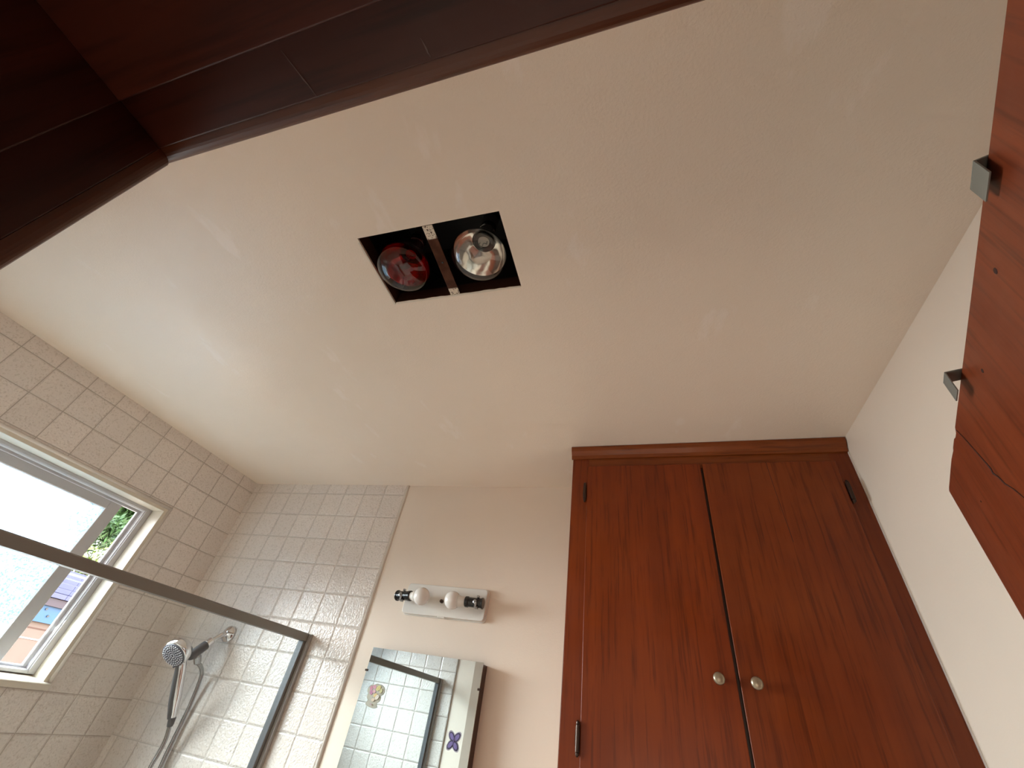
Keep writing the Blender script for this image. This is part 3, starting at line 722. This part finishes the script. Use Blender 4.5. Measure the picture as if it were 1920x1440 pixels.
# caulk lines round the cupboard and in the corners
b = BM(); box(b, XR-.003, XR-.0002, 1.2585, 1.2625, 1.2, CEIL-.001); obj('trim_10', b, 'caulk', kind='structure')
b = BM(); random.seed(8)
xs = [-.233 + i*.0275 for i in range(31)]
A_ = [(x, 1.2905-.0205-(x+.228)*.0341 - .0012*random.random()-.0010, CEIL-.0006) for x in xs]; B_ = [(x, 1.2905-.0190-(x+.228)*.0341, CEIL-.0006) for x in reversed(xs)]
extrude_poly(b, A_+B_, (0, 0, .0004)); obj('trim_11', b, 'caulk', kind='structure')

# ------------------------------------------------------------------ the open door and its hooks
lat = Vector((.4797, .7778, 0)); dd = Vector((-.3347, -.9423, 0)).normalized(); dn = Vector((-.9423, .3347, 0)).normalized()
DL = .735; DZ = 2.037
door = thing('door_1', None, None, (lat.x, lat.y, 0), kind='structure')
def dpt(s, z, off=0): return Vector((lat.x, lat.y, 0)) + dd*s + dn*off + Vector((0, 0, z))
b = BM()
# outline of the face with a splintered top corner
topl = [(0.0, DZ-.006), (.003, DZ-.0045), (.012, DZ-.0035), (.030, DZ-.003), (.060, DZ-.002), (.100, DZ-.001), (.130, DZ-.0025), (.136, DZ-.0012), (.160, DZ-.001), (.168, DZ-.0035), (.180, DZ-.0038), (.186, DZ-.0015), (.191, DZ), (.30, DZ), (DL, DZ)]
outl = [(0, .010)] + topl + [(DL, .010)]
def loop(off): return [dpt(s, z, off) for s, z in outl]
extrude_poly(b, loop(0), -dn*.035)
part('door_slab', b, 'wood_door', door, bevel=.0008)
ck = [(.1895, -.004), (.197, -.020), (.204, -.040), (.2115, -.062), (.2165, -.078), (.2140, -.083), (.222, -.092), (.2270, -.103), (.240, -.116), (.252, -.133)]
b = BM()
def wd(i): return (.0004, .0008, .0010, .0012, .0020, .0022, .0012, .0012, .0010, .0003)[i]
L1 = [dpt(s-wd(i), DZ+z, .0002) for i, (s, z) in enumerate(ck)]; L2 = [dpt(s+wd(i), DZ+z, .0002) for i, (s, z) in reversed(list(enumerate(ck)))]
extrude_poly(b, L1+L2, dn*.0004); part('veneer_split', b, 'split', door)
b = BM()
for s, z, r in ((.36, -.035, .0026), (.50, -.030, .0032), (.545, -.07, .003), (.115, -.075, .0015), (.43, -.11, .0018)):
    lathe(b, dpt(s, DZ+z, .0001), dn, capped([(0, r), (.0004, r*.8)]), 9)
part('knot', b, 'split', door, kind='stuff')
def hook(s0, s1, off, zdrop, label):
    t = tag(thing('over_door_hook', None, None, tuple(dpt((s0+s1)/2, DZ, 0))), label, 'hook', group='steel hooks over the door top')
    zt = DZ + .0017; th = .0014
    def pbox(bm, a0, a1, o0, o1, z0, z1):
        vs = [bm.verts.new(dpt(a, z, o)) for z in (z0, z1) for a, o in ((a0, o0), (a1, o0), (a1, o1), (a0, o1))]
        for f in ((0,3,2,1),(4,5,6,7),(0,1,5,4),(1,2,6,5),(2,3,7,6),(3,0,4,7)): bm.faces.new([vs[i] for i in f])
    b = BM(); pbox(b, s0, s1, -.0385, off, zt-th, zt); part('top_strap', b, 'steel', t, bevel=.0003)
    b = BM(); pbox(b, s0, s1, off-th, off, DZ-zdrop, zt-th-.0001); part('front_plate', b, 'steel', t, bevel=.0003)
    b = BM(); pbox(b, s0, s1, -.0385, -.0371, DZ-.060, zt-th-.0001); part('back_plate', b, 'steel', t, bevel=.0003)
hook(.5715, .5985, .0080, .0205, 'steel over-door hook near the hinge side, nearer the top of the photo')
hook(.2980, .3200, .0150, .0275, 'steel over-door hook near the split veneer corner, lower in the photo')
